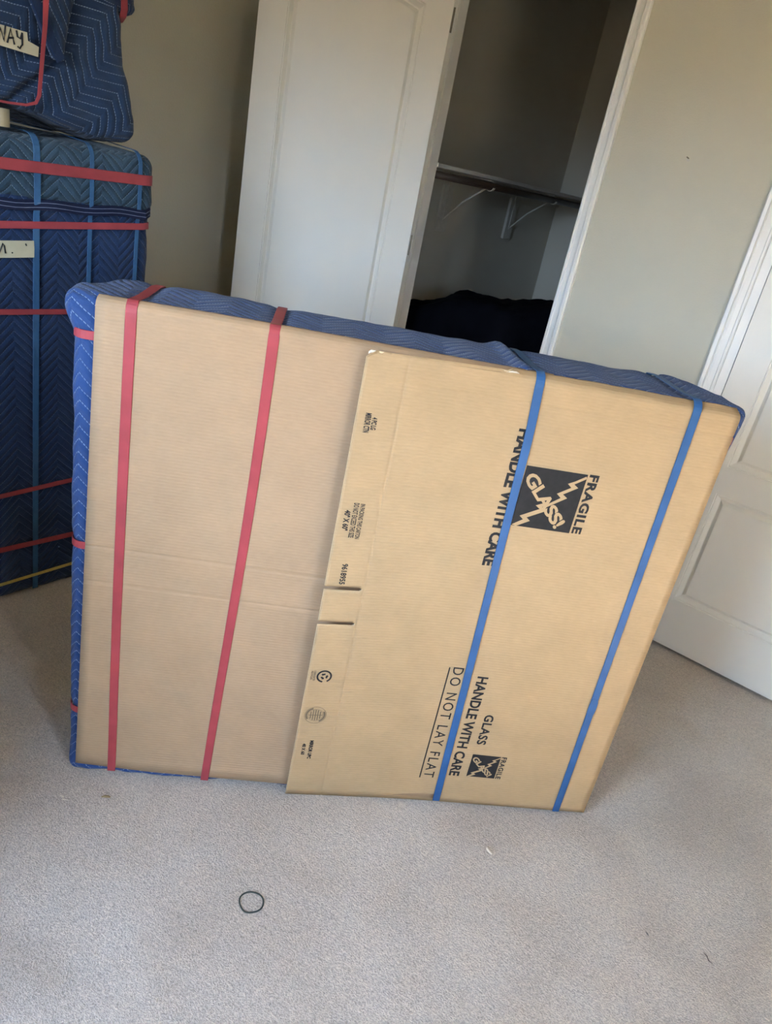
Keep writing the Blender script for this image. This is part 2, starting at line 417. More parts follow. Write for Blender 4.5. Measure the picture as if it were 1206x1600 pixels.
# ------------------------------------------------------------------ panelled doors
def panel_outline(x0, x1, z0, z1, rise, ins, n=18):
    pts = [(x0+ins, z0+ins), (x1-ins, z0+ins)]
    for i in range(n+1):
        s = i/n; x = (x1-ins)+(x0-x1+2*ins)*s
        pts.append((x, z1-ins+rise*(1-(2*s-1)**2)))
    return pts
def make_door(name, loc, rz, wd, hd, label, hinge=False):
    r = empty(name, loc, rz); th = 0.035; st = 0.115
    panels = [('lower_panel', 0.219, 0.706, 0.0), ('upper_panel', 0.818, 2.232, 0.045)]
    bm = bmesh.new()
    def loop(pts, y):
        vs = [bm.verts.new((p[0], y, p[1])) for p in pts]; es = []
        for i in range(len(vs)): es.append(bm.edges.new((vs[i], vs[(i+1) % len(vs)])))
        return vs, es
    rect = [(0, 0), (wd, 0), (wd, hd), (0, hd)]
    ro, eo = loop(rect, 0.0); alle = list(eo)
    for nm, z0, z1, rise in panels: alle += loop(panel_outline(st, wd-st, z0, z1, rise, 0), 0.0)[1]
    bmesh.ops.triangle_fill(bm, use_beauty=True, edges=alle)
    rb, eb = loop(rect, th)
    for i in range(4): bm.faces.new((ro[i], ro[(i+1) % 4], rb[(i+1) % 4], rb[i]))
    bm.faces.new(rb[::-1]); bmesh.ops.recalc_face_normals(bm, faces=bm.faces)
    me = bpy.data.meshes.new('door_slab'); bm.to_mesh(me); bm.free(); link('door_slab', me, M['door'], r)
    for nm, z0, z1, rise in panels:
        prof = [(0, 0.0), (0.002, 0.0045), (0.006, 0.0035), (0.021, 0.0190), (0.024, 0.0195), (0.038, 0.0050), (0.040, 0.0045)]
        v = []; f = []; n = None
        for ins, dp in prof:
            pts = panel_outline(st, wd-st, z0, z1, rise, ins); n = len(pts)
            v += [(p[0], dp, p[1]) for p in pts]
        for k in range(len(prof)-1):
            for i in range(n): f.append((k*n+i, k*n+(i+1) % n, (k+1)*n+(i+1) % n, (k+1)*n+i))
        f.append(tuple((len(prof)-1)*n+i for i in range(n)))
        mesh(nm, v, f, M['door'], r)
    if hinge:
        for z in (0.30, 1.30, 2.20):
            MB().tube([(wd+0.006 if hinge == 'right' else -0.006, 0.006, z-0.045), (wd+0.006 if hinge == 'right' else -0.006, 0.006, z+0.045)], 0.0045, 10).build('hinge', M['metal'], r, local=True)
    struct(r, label); return r
# closet door, swung out towards the corner; its x axis runs from the free edge to the hinge
hx, hy = -2.152, 2.925; az = math.radians(45); wd1 = 0.784
make_door('door_1', (hx-math.cos(az)*wd1, hy-math.sin(az)*wd1, 0.014), az, wd1, 2.43, 'white two panel arched closet door standing open', hinge='right')
make_door('door_2', (-0.612, YW-0.005, 0.014), 0.0, 0.80, 2.43, 'white two panel door closed at the right')

# ------------------------------------------------------------------ closet fittings
cs = tag(empty('closet_shelf', (CX0, 4.0, 1.66)), 'white closet shelf with dark hanging rod on brackets', 'shelf')
MB().box((CX0, YW+WT, 1.664), (CX0+0.29, CY1, 1.682)).build('shelf_board', M['bracket'], cs, bevel=0.002)
MB().box((CX0, YW+WT, 1.60), (CX0+0.018, CY1, 1.664)).build('wall_rail', M['bracket'], cs)
MB().tube([(CX0+0.272, YW+WT, 1.632), (CX0+0.272, CY1, 1.632)], 0.0175, 14).build('hanging_rod', M['rod'], cs, smooth=True)
for yb in (3.62, 4.36):
    MB().box((CX0, yb-0.045, 1.36), (CX0+0.018, yb+0.045, 1.60)).build('wall_cleat', M['bracket'], cs, bevel=0.002)
    b = MB(); b.box((CX0+0.018, yb-0.010, 1.42), (CX0+0.022, yb+0.010, 1.664)); b.box((CX0+0.018, yb-0.010, 1.656), (CX0+0.275, yb+0.010, 1.662))
    b.tube([(CX0+0.022, yb, 1.43), (CX0+0.12, yb, 1.53), (CX0+0.250, yb, 1.622)], 0.0045, 6)
    br = b.build('bracket', M['bracket'], cs)
    pts = [(CX0+0.272+0.021*math.cos(a), yb, 1.632+0.021*math.sin(a)) for a in [math.radians(150+i*18) for i in range(12)]]
    hk = ribbon('rod_hook', [tuple(Vector(p)-off(cs)) for p in pts], [Vector(p)-Vector((CX0+0.272, yb, 1.632)) for p in pts], 0.020, 0.003, M['bracket'], br)

def heap_def(s, nr):
    k = max(0.0, s.z-0.3)
    s = Vector(s); s.z += k*0.075*(s.x+2.05)/0.4 + 0.03*fbm((s.x, s.y, 0), 3.5)*min(1, k*3)
    s.x = max(s.x, CX0+0.008); s.z = max(s.z, 0.0); return s
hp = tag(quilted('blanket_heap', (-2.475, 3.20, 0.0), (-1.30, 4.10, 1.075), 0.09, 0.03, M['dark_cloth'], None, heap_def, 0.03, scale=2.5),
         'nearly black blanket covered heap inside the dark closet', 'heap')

# ------------------------------------------------------------------ the strapped flat package
FL = Vector((-1.382, 0.827, 0)); BANG = math.radians(42.6)
pk = tag(empty('wrapped_package', FL, BANG), 'large flat package wrapped in blue quilted blanket and cardboard with red and blue bands', 'package')
HZ = (1.188, 0.693, 0.200)                  # heights of the red bands round the body
TU = (0.096, 0.385, 0.958, 1.335)           # where the long bands cross the top
def pkg_def(s, nr):
    s = Vector(s)
    lf = max(0.0, 1-(s.x+0.03)/0.05)
    for z0 in HZ:                            # pinched in under the bands
        g = math.exp(-((s.z-z0)/0.018)**2); s.x += 0.006*g*lf
    if s.z > 1.2:
        for u0 in TU: s.z -= 0.007*math.exp(-((s.x-u0)/0.022)**2)*min(1, (s.z-1.2)/0.05)
        s.z -= 0.03*max(0.0, (s.y-0.20)/0.1)**2*0.35
        # gathered fold beside the first blue band
        s.z += 0.012*math.exp(-((s.x-0.915-0.10*(0.3-s.y))/0.022)**2)
    if s.x < 0.06 and s.z > 1.17:            # flared ear at the upper corner
        k = min(1, (s.z-1.17)/0.06)*min(1, (0.06-s.x)/0.06); s.x -= 0.020*k*(1 if s.y < 0.10 else max(0, 1-(s.y-0.10)/0.08)); s.z += 0.006*k*(1 if s.y < 0.1 else 0)
        if s.y > 0.14: s.x += 0.25*max(0, s.y-0.14)*k
    if s.x > 1.42 and s.z > 1.10 and s.y < 0.12: s.x += 0.012*min(1, (s.z-1.10)/0.12)*min(1, (s.x-1.42)/0.03)
    if s.x > 1.38 and s.y > 0.12: s.x -= 0.38*(s.y-0.12)*min(1, (s.x-1.38)/0.05)
    if s.y < 0.06 and s.z < 0.05:            # skirt of blanket under the front
        k = (1-s.z/0.05)*(1-s.y/0.06 if s.y > 0 else 1)
        w = 0.5+0.5*math.sin(s.x*24.0+0.6)
        s.y -= (0.027+0.008*w)*k*(1 if s.x < 0.62 else 0.3)
    s.z = max(s.z, 0.0015)
    return s
quilted('moving_blanket', (-0.024, 0.010, 0.0), (1.464, 0.30, 1.268), 0.026, 0.009, M['quilt'], pk, pkg_def, 0.005)

def outA(u, z):
    o = 0.004+0.0015*fbm((u, 0.3, z), 2.5)
    if z < 0.12: o += 0.010*(1-z/0.12)**2*min(1, max(0, u/0.2))
    return o
def outB(u, z):
    g = 0.016+0.022*math.sin(PI*min(max(z/1.27, 0), 1))**0.7
    return 0.0105+g*max(0.0, (0.97-u)/0.395)**1.6+0.0008*fbm((u, 0.9, z), 4.0)
def sheet(name, us, zs, fpos, mat, keep=None, th=0.004):
    v = []; uv = []; f = []; nz = len(zs)
    for u in us:
        for z in zs: v.append(fpos(u, z)); uv.append((u, z))
    for i in range(len(us)-1):
        for j in range(nz-1):
            if keep is None or keep((us[i]+us[i+1])/2, (zs[j]+zs[j+1])/2): f.append((i*nz+j, (i+1)*nz+j, (i+1)*nz+j+1, i*nz+j+1))
    o = mesh(name, v, f, mat, pk, smooth=True, uvs=uv)
    # outward = -y
    me = o.data
    if sum(p.normal.y*p.area for p in me.polygons) > 0: me.flip_normals()
    me.materials.append(M['edge'])
    md = o.modifiers.new('board', 'SOLIDIFY'); md.thickness = th; md.offset = -1; md.material_offset_rim = 1
    return o
def lin(a, b, n): return [a+(b-a)*i/n for i in range(n+1)]
def lines(a, b, n, extra, eps):
    """even lines plus tight triples at the given creases / slot borders"""
    out = lin(a, b, n)
    for x in extra: out += [x-eps, x, x+eps]
    out = sorted(out); res = [out[0]]
    for x in out[1:]:
        if x-res[-1] > eps*0.3: res.append(x)
    return res

# plain sheet (left): folded back over the top edge, two scored creases
TOPZ = 1.250
def posA(u, z):
    left = 0.0+0.028*(z/1.27)                                    # slanted left edge
    x = left+(u)*(1.0-left)
    ztop = TOPZ+0.004*math.sin(u*5.0)
    y = -outA(x, z)
    for zc, a in ((0.698, 1.0), (0.602, 0.8)):
        sl = zc-0.012*u; y += 0.0022*a*math.exp(-((z-sl)/0.0035)**2)
    if z > ztop:
        s = z-ztop; R = 0.020; an = min(s/R, 1.25); ext = s-an*R
        zz = ztop+R*math.sin(an)+ext*math.cos(an); y += R*(1-math.cos(an))+ext*math.sin(an)
        return (x, y, zz)
    return (x, y, max(z, 0.023-0.004*u))
sheet('cardboard_sheet', lin(0, 1.0, 44), sorted(lin(0.015, 0.58, 16)+lin(0.585, 0.71, 42)+lin(0.73, 1.24, 14)+lin(1.246, 1.282+0.003, 14)), posA, M['card'])

# printed carton wall (right): stands off along its free left edge, two slots
SL = (0.6925, 0.5925); SW = 0.0052
def topB(u):
    if u < 0.60: return 1.262-0.012*((0.60-u)/0.025)**2          # dog-eared corner
    return 1.2625+0.003*math.sin(u*7+1)
def posB(u, z):
    # u, z nominal 0..1
    x0 = 0.571+0.010*z; x1 = 1.4545-0.012*z
    return x0, x1
def posBs(u, z):
    t = topB(u); zz = z
    x0 = 0.571+0.010*(z/1.265); x1 = 1.4545-0.012*(z/1.265)
    x = x0+(u-0.575)*(x1-x0)/(1.45-0.575)
    y = -outB(x, z)
    if z < 0.03: zz = z+0.012*max(0, (u-0.7)/0.75)*(1-z/0.03)
    k = max(0.0, z-(t-0.016))
    if u > 0.90 and k > 0:                                        # turned over the top edge
        R = 0.016; an = min(k/R, 1.2); zz = t-0.016+R*math.sin(an)+(k-an*R)*math.cos(an); y += R*(1-math.cos(an))+(k-an*R)*math.sin(an)
        zz += 0.003*fbm((u*9, 1, 2), 1.0)
    elif k > 0: zz = min(z, t)
    y += 0.0016*math.exp(-((z-1.205)/0.004)**2)*(1 if u > 0.64 else 0)   # score lines
    y += 0.0013*math.exp(-((x-0.672)/0.003)**2)
    return (x, y, max(zz, 0.002))
def keepB(u, z):
    for s in SL:
        hw = SW
        if u > 0.6615: hw = SW*0.72
        if u > 0.6645: hw = SW*0.36
        if u < 0.6662 and abs(z-s) < hw: return False
    return True
usB = sorted(set([round(x, 5) for x in lin(0.575, 0.66, 12)+[0.6615, 0.6645, 0.6662, 0.669, 0.6705, 0.672, 0.6735, 0.675, 0.68]+lin(0.70, 1.45, 40)]))
zsB = sorted(lin(0.002, 0.56, 22)+lin(0.62, 0.66, 3)+lin(0.72, 1.19, 18)+[1.197, 1.201, 1.203, 1.205, 1.207, 1.209, 1.213, 1.225]+lin(1.236, 1.284, 16)
             +[s+k*SW for s in SL for k in (-2.5, -1, -0.72, -0.36, 0.36, 0.72, 1, 2.5)])
carton = sheet('printed_carton', usB, zsB, posBs, M['card2'], keepB)
carton['label'] = 'printed kraft carton wall with two slots'

# torn paper lip at the carton's dog-eared corner and along the top
def lip(name, pts, mat):
    v = []; f = []
    for (u, z, w_) in pts:
        p = Vector((u, -outB(u, z)-0.0004, z)); v += [tuple(p), (p.x, p.y+0.004, p.z+w_)]
    for i in range(len(pts)-1): f.append((2*i, 2*i+2, 2*i+3, 2*i+1))
    return mesh(name, v, f, mat, carton)

lip('torn_edge', [(0.5835, 1.2555, 0.004), (0.588, 1.259, 0.005), (0.598, 1.2605, 0.003)], M['torn'])
lip('torn_edge', [(0.885, 1.263, 0.001), (0.898, 1.2645, 0.003), (0.908, 1.2645, 0.003), (0.914, 1.264, 0.001)], M['torn'])
# --- print: mapped from the reading direction (down the carton) onto the bowed wall
LIFT = 0.0007
def on_carton(u, z, lift=LIFT): return (u, -outB(u, z)-lift+0.0000, z)
def print_mesh(name, v2, faces, mat, lift=LIFT):
    o = mesh(name, [on_carton(u, z, lift) for u, z in v2], faces, mat, carton)
    if sum(p.normal.y*p.area for p in o.data.polygons) > 0: o.data.flip_normals()
    return o
def text_mesh(body, bold=0.0, space=1.0):
    cu = bpy.data.curves.new('t', 'FONT'); cu.body = body; cu.size = 1.0; cu.offset = bold; cu.space_character = space; cu.resolution_u = 3
    ob = bpy.data.objects.new('t', cu); COL.objects.link(ob)
    dg = bpy.context.evaluated_depsgraph_get(); me = bpy.data.meshes.new_from_object(ob.evaluated_get(dg))
    v = [(p.co.x, p.co.y) for p in me.vertices]; f = [tuple(p.vertices) for p in me.polygons]
    bpy.data.objects.remove(ob, do_unlink=True); bpy.data.curves.remove(cu); bpy.data.meshes.remove(me)
    xs = [p[0] for p in v]; ys = [p[1] for p in v]
    x0, x1, y0, y1 = min(xs), max(xs), min(ys), max(ys)
    return [((a-x0)/(x1-x0), (b-y0)/(y1-y0)) for a, b in v], f
def print_text(name, body, u0, u1, z0, z1, mat=None, bold=0.0, space=1.0, du=0.0):
    """reads downwards: line runs z0 -> z1, letters stand from u0 (foot) to u1 (cap)"""
    v, f = text_mesh(body, bold, space)
    par = list(range(len(v)))
    def root(i):
        while par[i] != i: par[i] = par[par[i]]; i = par[i]
        return i
    for q in f:
        for k in q[1:]: par[root(k)] = root(q[0])
    isl = {}
    for q in f: isl.setdefault(root(q[0]), []).append(q)
    order = sorted(isl.values(), key=lambda fs: min(v[i][0] for q in fs for i in q))
    for word in body.split():                     # one object per printed word
        n = sum(2 if c in '"!' else 1 for c in word); fs = [q for g in order[:n] for q in g]; order = order[n:]
        used = sorted({i for q in fs for i in q}); ix = {i: k for k, i in enumerate(used)}
        print_mesh(name, [(u0+(u1-u0)*v[i][1]+du*v[i][0], z0+(z1-z0)*v[i][0]) for i in used], [tuple(ix[i] for i in q) for q in fs], mat or M['ink'])
def bolt(cx, cz, S, k0, k1):
    pass
def fragile_mark(u0, u1, z0, z1, tname):
    du, dz = u1-u0, z1-z0     # z1 < z0
    T = lambda a, b: (u0+du*a, z0+dz*b)            # a: left->right, b: top->bottom
    n = 8; v = [T(i/n, j/n) for i in range(n+1) for j in range(n+1)]
    f = [(i*(n+1)+j, (i+1)*(n+1)+j, (i+1)*(n+1)+j+1, i*(n+1)+j+1) for i in range(n) for j in range(n)]
    print_mesh('warning_square', v, f, M['ink'], LIFT)
    # word along the falling diagonal
    tv, tf = text_mesh('GLASS!', 0.035, 0.95)
    hyp = 1.06; hgt = 0.215; o = (0.075, 0.135); c = math.cos(math.radians(46)); s = math.sin(math.radians(46))
    pts = []
    for a, b in tv:
        x, y = a*hyp, (b-0.5)*hgt*(1.0)           # along, up (up = to the upper right)
        pts.append(T(o[0]+x*c+y*s, o[1]+x*s-y*c))
    print_mesh(tname, pts, tf, M['card2'], LIFT*1.9)
    # two lightning strokes from the other corners to the word
    up = [(0.985, 0.03), (0.83, 0.135), (0.725, 0.19), (0.80, 0.245), (0.60, 0.375), (0.68, 0.435), (0.46, 0.60), (0.50, 0.62), (0.785, 0.425), (0.70, 0.372), (0.91, 0.235), (0.83, 0.185), (1.0, 0.07)]
    print_mesh('lightning_bolt', [T(a, b) for a, b in up], [tuple(range(len(up)))], M['card2'], LIFT*1.7)
    lo = [(0.02, 0.985), (0.18, 0.875), (0.11, 0.82), (0.40, 0.665), (0.32, 0.615), (0.50, 0.53), (0.53, 0.57), (0.43, 0.625), (0.52, 0.68), (0.23, 0.835), (0.30, 0.885), (0.10, 1.0)]
    print_mesh('lightning_bolt', [T(a, b) for a, b in lo], [tuple(range(len(lo)))], M['card2'], LIFT*1.7)
print_text('carton_word', 'HANDLE WITH CARE', 0.9465, 0.978, 1.1445, 0.7905, bold=0.045)
fragile_mark(0.988, 1.136, 1.061, 0.907, 'warning_word')
print_text('carton_word', 'FRAGILE', 1.1405, 1.1645, 1.0625, 0.908, bold=0.04, space=1.12)
print_text('carton_word', 'DO NOT LAY FLAT', 0.9485, 0.9775, 0.481, 0.0955, bold=0.006, space=1.25)
v = [(0.9365+k*0.0035, 0.4795-0.387*i/12) for i in range(13) for k in (0, 1)]
print_mesh('underline', v, [(2*i, 2*i+1, 2*i+3, 2*i+2) for i in range(12)], M['ink'])
print_text('carton_word', 'HANDLE WITH CARE', 1.0185, 1.0487, 0.4605, 0.1097, bold=0.032)
print_text('carton_word', 'GLASS', 1.070, 1.0965, 0.3375, 0.232, bold=0.03, space=1.1)
fragile_mark(1.070, 1.152, 0.195, 0.1130, 'warning_word')
print_text('carton_word', 'FRAGILE', 1.155, 1.170, 0.195, 0.1125, bold=0.03, space=1.15)
print_text('carton_word', 'MIRROR CTN', 0.600, 0.6135, 1.131, 1.0868, bold=0.035)
print_text('carton_word', '4 PC LG', 0.6158, 0.6275, 1.123, 1.0945, bold=0.035)
print_text('carton_word', 'IN PACKING THIS CARTON', 0.626, 0.637, 0.918, 0.8285, bold=0.025)
print_text('carton_word', 'DO NOT EXCEED THIS SIZE', 0.6105, 0.623, 0.919, 0.831, bold=0.025)
print_text('carton_word', '40" X 60"', 0.5925, 0.6065, 0.900, 0.848, bold=0.04)
print_text('carton_word', '9618955', 0.609, 0.6235, 0.761, 0.7045, bold=0.03)
print_text('carton_word', 'MIRROR UPC', 0.6115, 0.622, 0.2105, 0.1435, bold=0.045)
print_text('carton_word', '40 X 60', 0.5928, 0.603, 0.199, 0.158, bold=0.045)
def arc_band(name, cu, cz, ru0, ru1, a0, a1, mat, asp=1.0, n=36):
    v = []; f = []
    for i in range(n+1):
        a = math.radians(a0+(a1-a0)*i/n)
        for r in (ru0, ru1): v.append((cu+r*math.cos(a), cz+r*asp*math.sin(a)))
    for i in range(n): f.append((2*i, 2*i+1, 2*i+3, 2*i+2))
    return print_mesh(name, v, f, mat)
# recycling roundel
rc = (0.6163, 0.4290)
arc_band('recycling_ring', rc[0], rc[1], 0.0150, 0.0196, -62, 262, M['ink'])
for k in range(3):
    a = math.radians(90+120*k+20); c2 = (rc[0]+0.0062*math.cos(a), rc[1]+0.0062*math.sin(a))
    pts = [(-0.0052, -0.0024), (0.0015, -0.0030), (0.0015, -0.0052), (0.0058, -0.0004), (0.0015, 0.0040), (0.0015, 0.0020), (-0.0040, 0.0026)]
    t = a+PI/2
    print_mesh('recycling_arrow', [(c2[0]+x*math.cos(t)-y*math.sin(t), c2[1]+x*math.sin(t)+y*math.cos(t)) for x, y in pts], [tuple(range(7))], M['ink'])
print_text('carton_word', 'CORRUGATED', 0.5888, 0.5938, 0.4475, 0.4145, bold=0.01)
print_text('carton_word', 'RECYCLES', 0.5818, 0.5868, 0.4455, 0.4185, bold=0.01)
# maker's round stamp
st = (0.6125, 0.3000)
arc_band('stamp_ring', st[0], st[1], 0.0272, 0.0284, 0, 360, M['ink_soft'])
arc_band('stamp_ring', st[0], st[1], 0.0192, 0.0200, 0, 360, M['ink_soft'])
arc_band('stamp_arc', st[0], st[1], 0.0214, 0.0260, -60, 30, M['ink_soft'])
arc_band('stamp_arc', st[0], st[1], 0.0214, 0.0260, 110, 215, M['ink_soft'])
for k, (hw) in enumerate((0.012, 0.017, 0.018, 0.017, 0.012)):
    uu = st[0]-0.0125+k*0.0062; w_ = 0.0014
    print_mesh('stamp_line', [(uu-w_, st[1]+hw), (uu+w_, st[1]+hw), (uu+w_, st[1]-hw), (uu-w_, st[1]-hw)], [(0, 1, 2, 3)], M['ink_soft'])
print_mesh('stamp_line', [(st[0]-0.018, st[1]+0.001), (st[0]+0.018, st[1]+0.001), (st[0]+0.018, st[1]-0.001), (st[0]-0.018, st[1]-0.001)], [(0, 1, 2, 3)], M['ink_soft'])

# --- bands round the package
def long_band(u_top, u_bot, col, front, width, sag=None, wbot=None):
    pts = []; nr = []
    N = 30
    for i in range(N+1):
        z = 0.012+(1.242-0.012)*i/N; k = z/1.242; u = u_bot+(u_top-u_bot)*k+(sag(k) if sag else 0)
        pts.append((u, -front(u, z), z)); nr.append((0, -1, 0))
    y0 = pts[-1][1]; R = abs(y0)+0.012
    for i in range(1, 7):
        a = PI/2*i/6; pts.append((u_top, 0.012-R*math.cos(a), 1.242+0.031*math.sin(a))); nr.append((0, -math.cos(a), math.sin(a)))
    for y, z in ((0.06, 1.269), (0.10, 1.267), (0.16, 1.267), (0.22, 1.267), (0.27, 1.262), (0.295, 1.245), (0.305, 1.21), (0.308, 1.1), (0.308, 0.5), (0.308, 0.02)):
        pts.append((u_top, y, z)); nr.append((0, 0, 1) if z > 1.25 else (0, 1, 0.0001))
    ws = [(wbot or width)+(width-(wbot or width))*min(1, i/N) for i in range(len(pts))]
    return ribbon('band', pts, nr, ws, 0.0014, col, pk)
fA = lambda u, z: outA(u, z)+0.0012
fB = lambda u, z: outB(u, z)+0.0028
long_band(0.098, 0.096, M['red'], fA, 0.0235, lambda k: -0.004*math.sin(PI*k), 0.021)['label'] = 'red elastic band nearest the left end'
long_band(0.386, 0.345, M['red'], fA, 0.0235, lambda k: 0.010*math.sin(PI*k)*k, 0.021)['label'] = 'red elastic band across the plain cardboard'
long_band(0.9645, 1.0035, M['blue'], fB, 0.0205, lambda k: 0.005*(k if k < 0.92 else 0.92*(1-k)/0.08))['label'] = 'blue elastic band across the lettering'
b4 = long_band(1.335, 1.366, M['blue'], fB, 0.0205); b4['label'] = 'blue elastic band near the right end'
ks = [(1.366-0.031*z/1.242, -fB(1.36, z)-0.0016, z) for z in lin(0.375, 0.432, 5)]
ribbon('band_overlap', ks, [(0.0, -1, 0)]*6, [0.016, 0.0225, 0.0235, 0.0235, 0.022, 0.015], 0.0014, M['blue'], b4)
for z0 in HZ:
    pts = []; nr = []; x0, x1, y0, y1, R = -0.0215, 1.465, 0.004, 0.304, 0.03
    for cx, cy, a0 in ((x0+R, y0+R, 180), (x1-R, y0+R, 270), (x1-R, y1-R, 0), (x0+R, y1-R, 90)):
        for i in range(6):
            a = math.radians(a0+18*i); pts.append((cx+(R+0.001)*math.cos(a), cy+(R+0.001)*math.sin(a), z0)); nr.append((math.cos(a), math.sin(a), 0))
    ribbon('cross_band', pts, nr, 0.019, 0.0014, M['red'], pk, closed=True)

# ------------------------------------------------------------------ strapped stack at the left
SX = -2.231                       # its near face
SY0, SY1 = 0.30, 1.588
stk = tag(empty('wrapped_dresser', (-2.52, 0.95, 0)), 'tall blanket wrapped block with red and blue bands at the left edge', 'package')
def low_def(s, nr):
    s = Vector(s)
    if s.x > SX-0.05:
        for yb in (1.18, 1.355, 1.52): s.x -= 0.005*math.exp(-((s.y-yb)/0.015)**2)
        for zb in (1.275, 1.012, 0.412, 0.198): s.x -= 0.006*math.exp(-((s.z-zb)/0.02)**2)
    s.z = max(s.z, 0.0); return s
quilted('lower_blanket', (-2.82, SY0, 0.0), (SX, SY1-0.004, 1.46), 0.03, 0.014, M['quilt_low'], stk, low_def, 0.005, local=False, scale=2.6)
def up_def(s, nr):
    s = Vector(s)
    if s.z > 1.43: s.z += 0.006*math.sin(s.y*16)*math.cos(s.x*9) - 0.05*max(0, s.y-1.50)
    if s.x > SX-0.05: s.x += 0.003*fbm((s.y*5, s.z*8, 1), 1.0)
    return s
quilted('upper_blanket', (-2.828, SY0-0.006, 1.325), (SX+0.007, SY1+0.002, 1.506), 0.038, 0.010, M['quilt_up'], stk, up_def, 0.004, local=False, scale=4)
def face_line(y0, z0, y1, z1, n, lift): return [(SX+lift, y0+(y1-y0)*i/n, z0+(z1-z0)*i/n) for i in range(n+1)]
def stack_loop(name, zl, zr, width, mat, lift=0.010, sagz=None, tw=None):
    """band once round the stack; zl / zr heights at the near-left and right ends of the near face"""
    R = 0.036; pts = []; nr = []
    n = 24
    for i in range(n+1):
        s = i/n; y = SY0+0.02+(SY1-0.042-SY0-0.02)*s
        zz = zl+(zr-zl)*(y-1.08)/(1.58-1.08)
        pts.append((SX+lift, y, zz)); nr.append((1, 0, 0.0))
    for i in range(1, 6):
        a = math.radians(90*i/6); pts.append((SX-R+(R+lift)*math.cos(a), SY1-0.004-R+(R+lift*0.4)*math.sin(a), zr)); nr.append((math.cos(a), math.sin(a), 0))
    pts += [(SX-0.1, SY1-0.004+lift*0.4, zr), (-2.72, SY1-0.004+lift*0.4, zr), (-2.82-lift, SY1-0.06, zr), (-2.82-lift, SY0+0.1, zr)]; nr += [(0, 1, 0), (0, 1, 0), (-1, 0.2, 0), (-1, 0, 0)]
    pts = [tuple(Vector(p)-off(stk)) for p in pts]
    w = width if tw is None else [width]*len(pts)
    return ribbon(name, pts, nr, w, 0.0015, mat, stk)
stack_loop('band', 1.425, 1.431, 0.031, M['red'], 0.0135)
stack_loop('band', 1.262, 1.290, 0.021, M['red'], 0.0055)
stack_loop('band', 1.014, 1.008, 0.017, M['red'], 0.0055)
stack_loop('band', 0.408, 0.425, 0.017, M['red'], 0.0055)
stack_loop('band', 0.203, 0.186, 0.020, M['red'], 0.0055)
stack_loop('band', 0.068, 0.074, 0.012, M['yellow'], 0.0055)
def stack_upright(name, yt, yb, width, mat):
    pts = [(SX+0.0045, yb, 0.012)]; nr = [(1, 0, 0)]
    for i in range(1, 24):
        z = 0.012+(1.30-0.012)*i/23; pts.append((SX+0.0045, yb+(yt-yb)*i/23, z)); nr.append((1, 0, 0))
    for x, z in ((SX+0.0105, 1.335), (SX+0.0115, 1.36), (SX+0.0115, 1.42), (SX+0.0105, 1.455)): pts.append((x, yt, z)); nr.append((1, 0, 0))
    for i in range(1, 6):
        a = math.radians(18*i); pts.append((SX-0.031+0.0415*math.cos(a), yt, 1.468+0.044*math.sin(a))); nr.append((math.cos(a), 0, math.sin(a)))
    for x in (-2.40, -2.6, -2.78): pts.append((x, yt, 1.518)); nr.append((0, 0, 1))
    pts = [tuple(Vector(p)-off(stk)) for p in pts]
    return ribbon(name, pts, nr, width, 0.0015, mat, stk)
stack_upright('upright_band', 1.186, 1.165, 0.020, M['steel_blue'])
stack_upright('upright_band', 1.357, 1.345, 0.014, M['steel_blue'])
stack_upright('upright_band', 1.525, 1.512, 0.014, M['steel_blue'])
# stitched hem where the upper blanket ends
hem = MB(); n = 40
hp_ = [(SX+0.008+0.002*math.sin(i*1.3), SY0+0.02+(SY1-0.038-SY0-0.02)*i/n, 1.322+0.030*(i/n-0.6)*0.5+0.003*math.sin(i*0.9)) for i in range(n+1)]
hp_ += [(SX-0.004, SY1-0.014, 1.334), (SX-0.024, SY1, 1.335), (SX-0.15, SY1+0.003, 1.335), (-2.80, SY1+0.003, 1.335)]
hn = [(1, 0, 0)]*(n+1)+[(0.7, 0.7, 0), (0.25, 1, 0), (0, 1, 0), (0, 1, 0)]
hm = ribbon('hem_binding', [tuple(Vector(p)-off(stk)) for p in hp_], hn, 0.030, 0.004, M['hem'], stk)
for dz in (-0.006, 0.006):
    ribbon('hem_stitching', [tuple(Vector(p)-off(stk)+Vector(q)*0.0042+Vector((0, 0, dz))) for p, q in zip(hp_, hn)], hn, 0.0016, 0.0006, M['hem_thread'], hm)
# tape label with marker writing
def tape(name, poly, x, parent, tagp):
    n = len(poly); v = [(x, y, z) for y, z in poly]+[(x+0.0008, y, z) for y, z in poly]
    f = [tuple(range(n)), tuple(range(n, 2*n))]+[(i, (i+1) % n, n+(i+1) % n, n+i) for i in range(n)]
    return mesh(name, v, f, M['tape'], parent, local=False)
tp = tape('tape_label', [(0.98, 1.214), (1.176, 1.2235), (1.177, 1.2), (1.176, 1.1755), (0.98, 1.166)], SX+0.0065, stk, None)
def rel_strokes(name, pl, x, par, grand, w=0.0042):
    for q in pl: MB().tube([tuple(Vector((x, y, z))-off(grand)) for y, z in q], w/2, 5).build(name, M['marker'], par, local=True)
rel_strokes('pen_stroke', [[(1.060, 1.178), (1.068, 1.208), (1.074, 1.186), (1.084, 1.212), (1.088, 1.205), (1.091, 1.184)], [(1.109, 1.187), (1.112, 1.186)], [(1.150, 1.214), (1.153, 1.208)]], SX+0.0076, tp, stk)

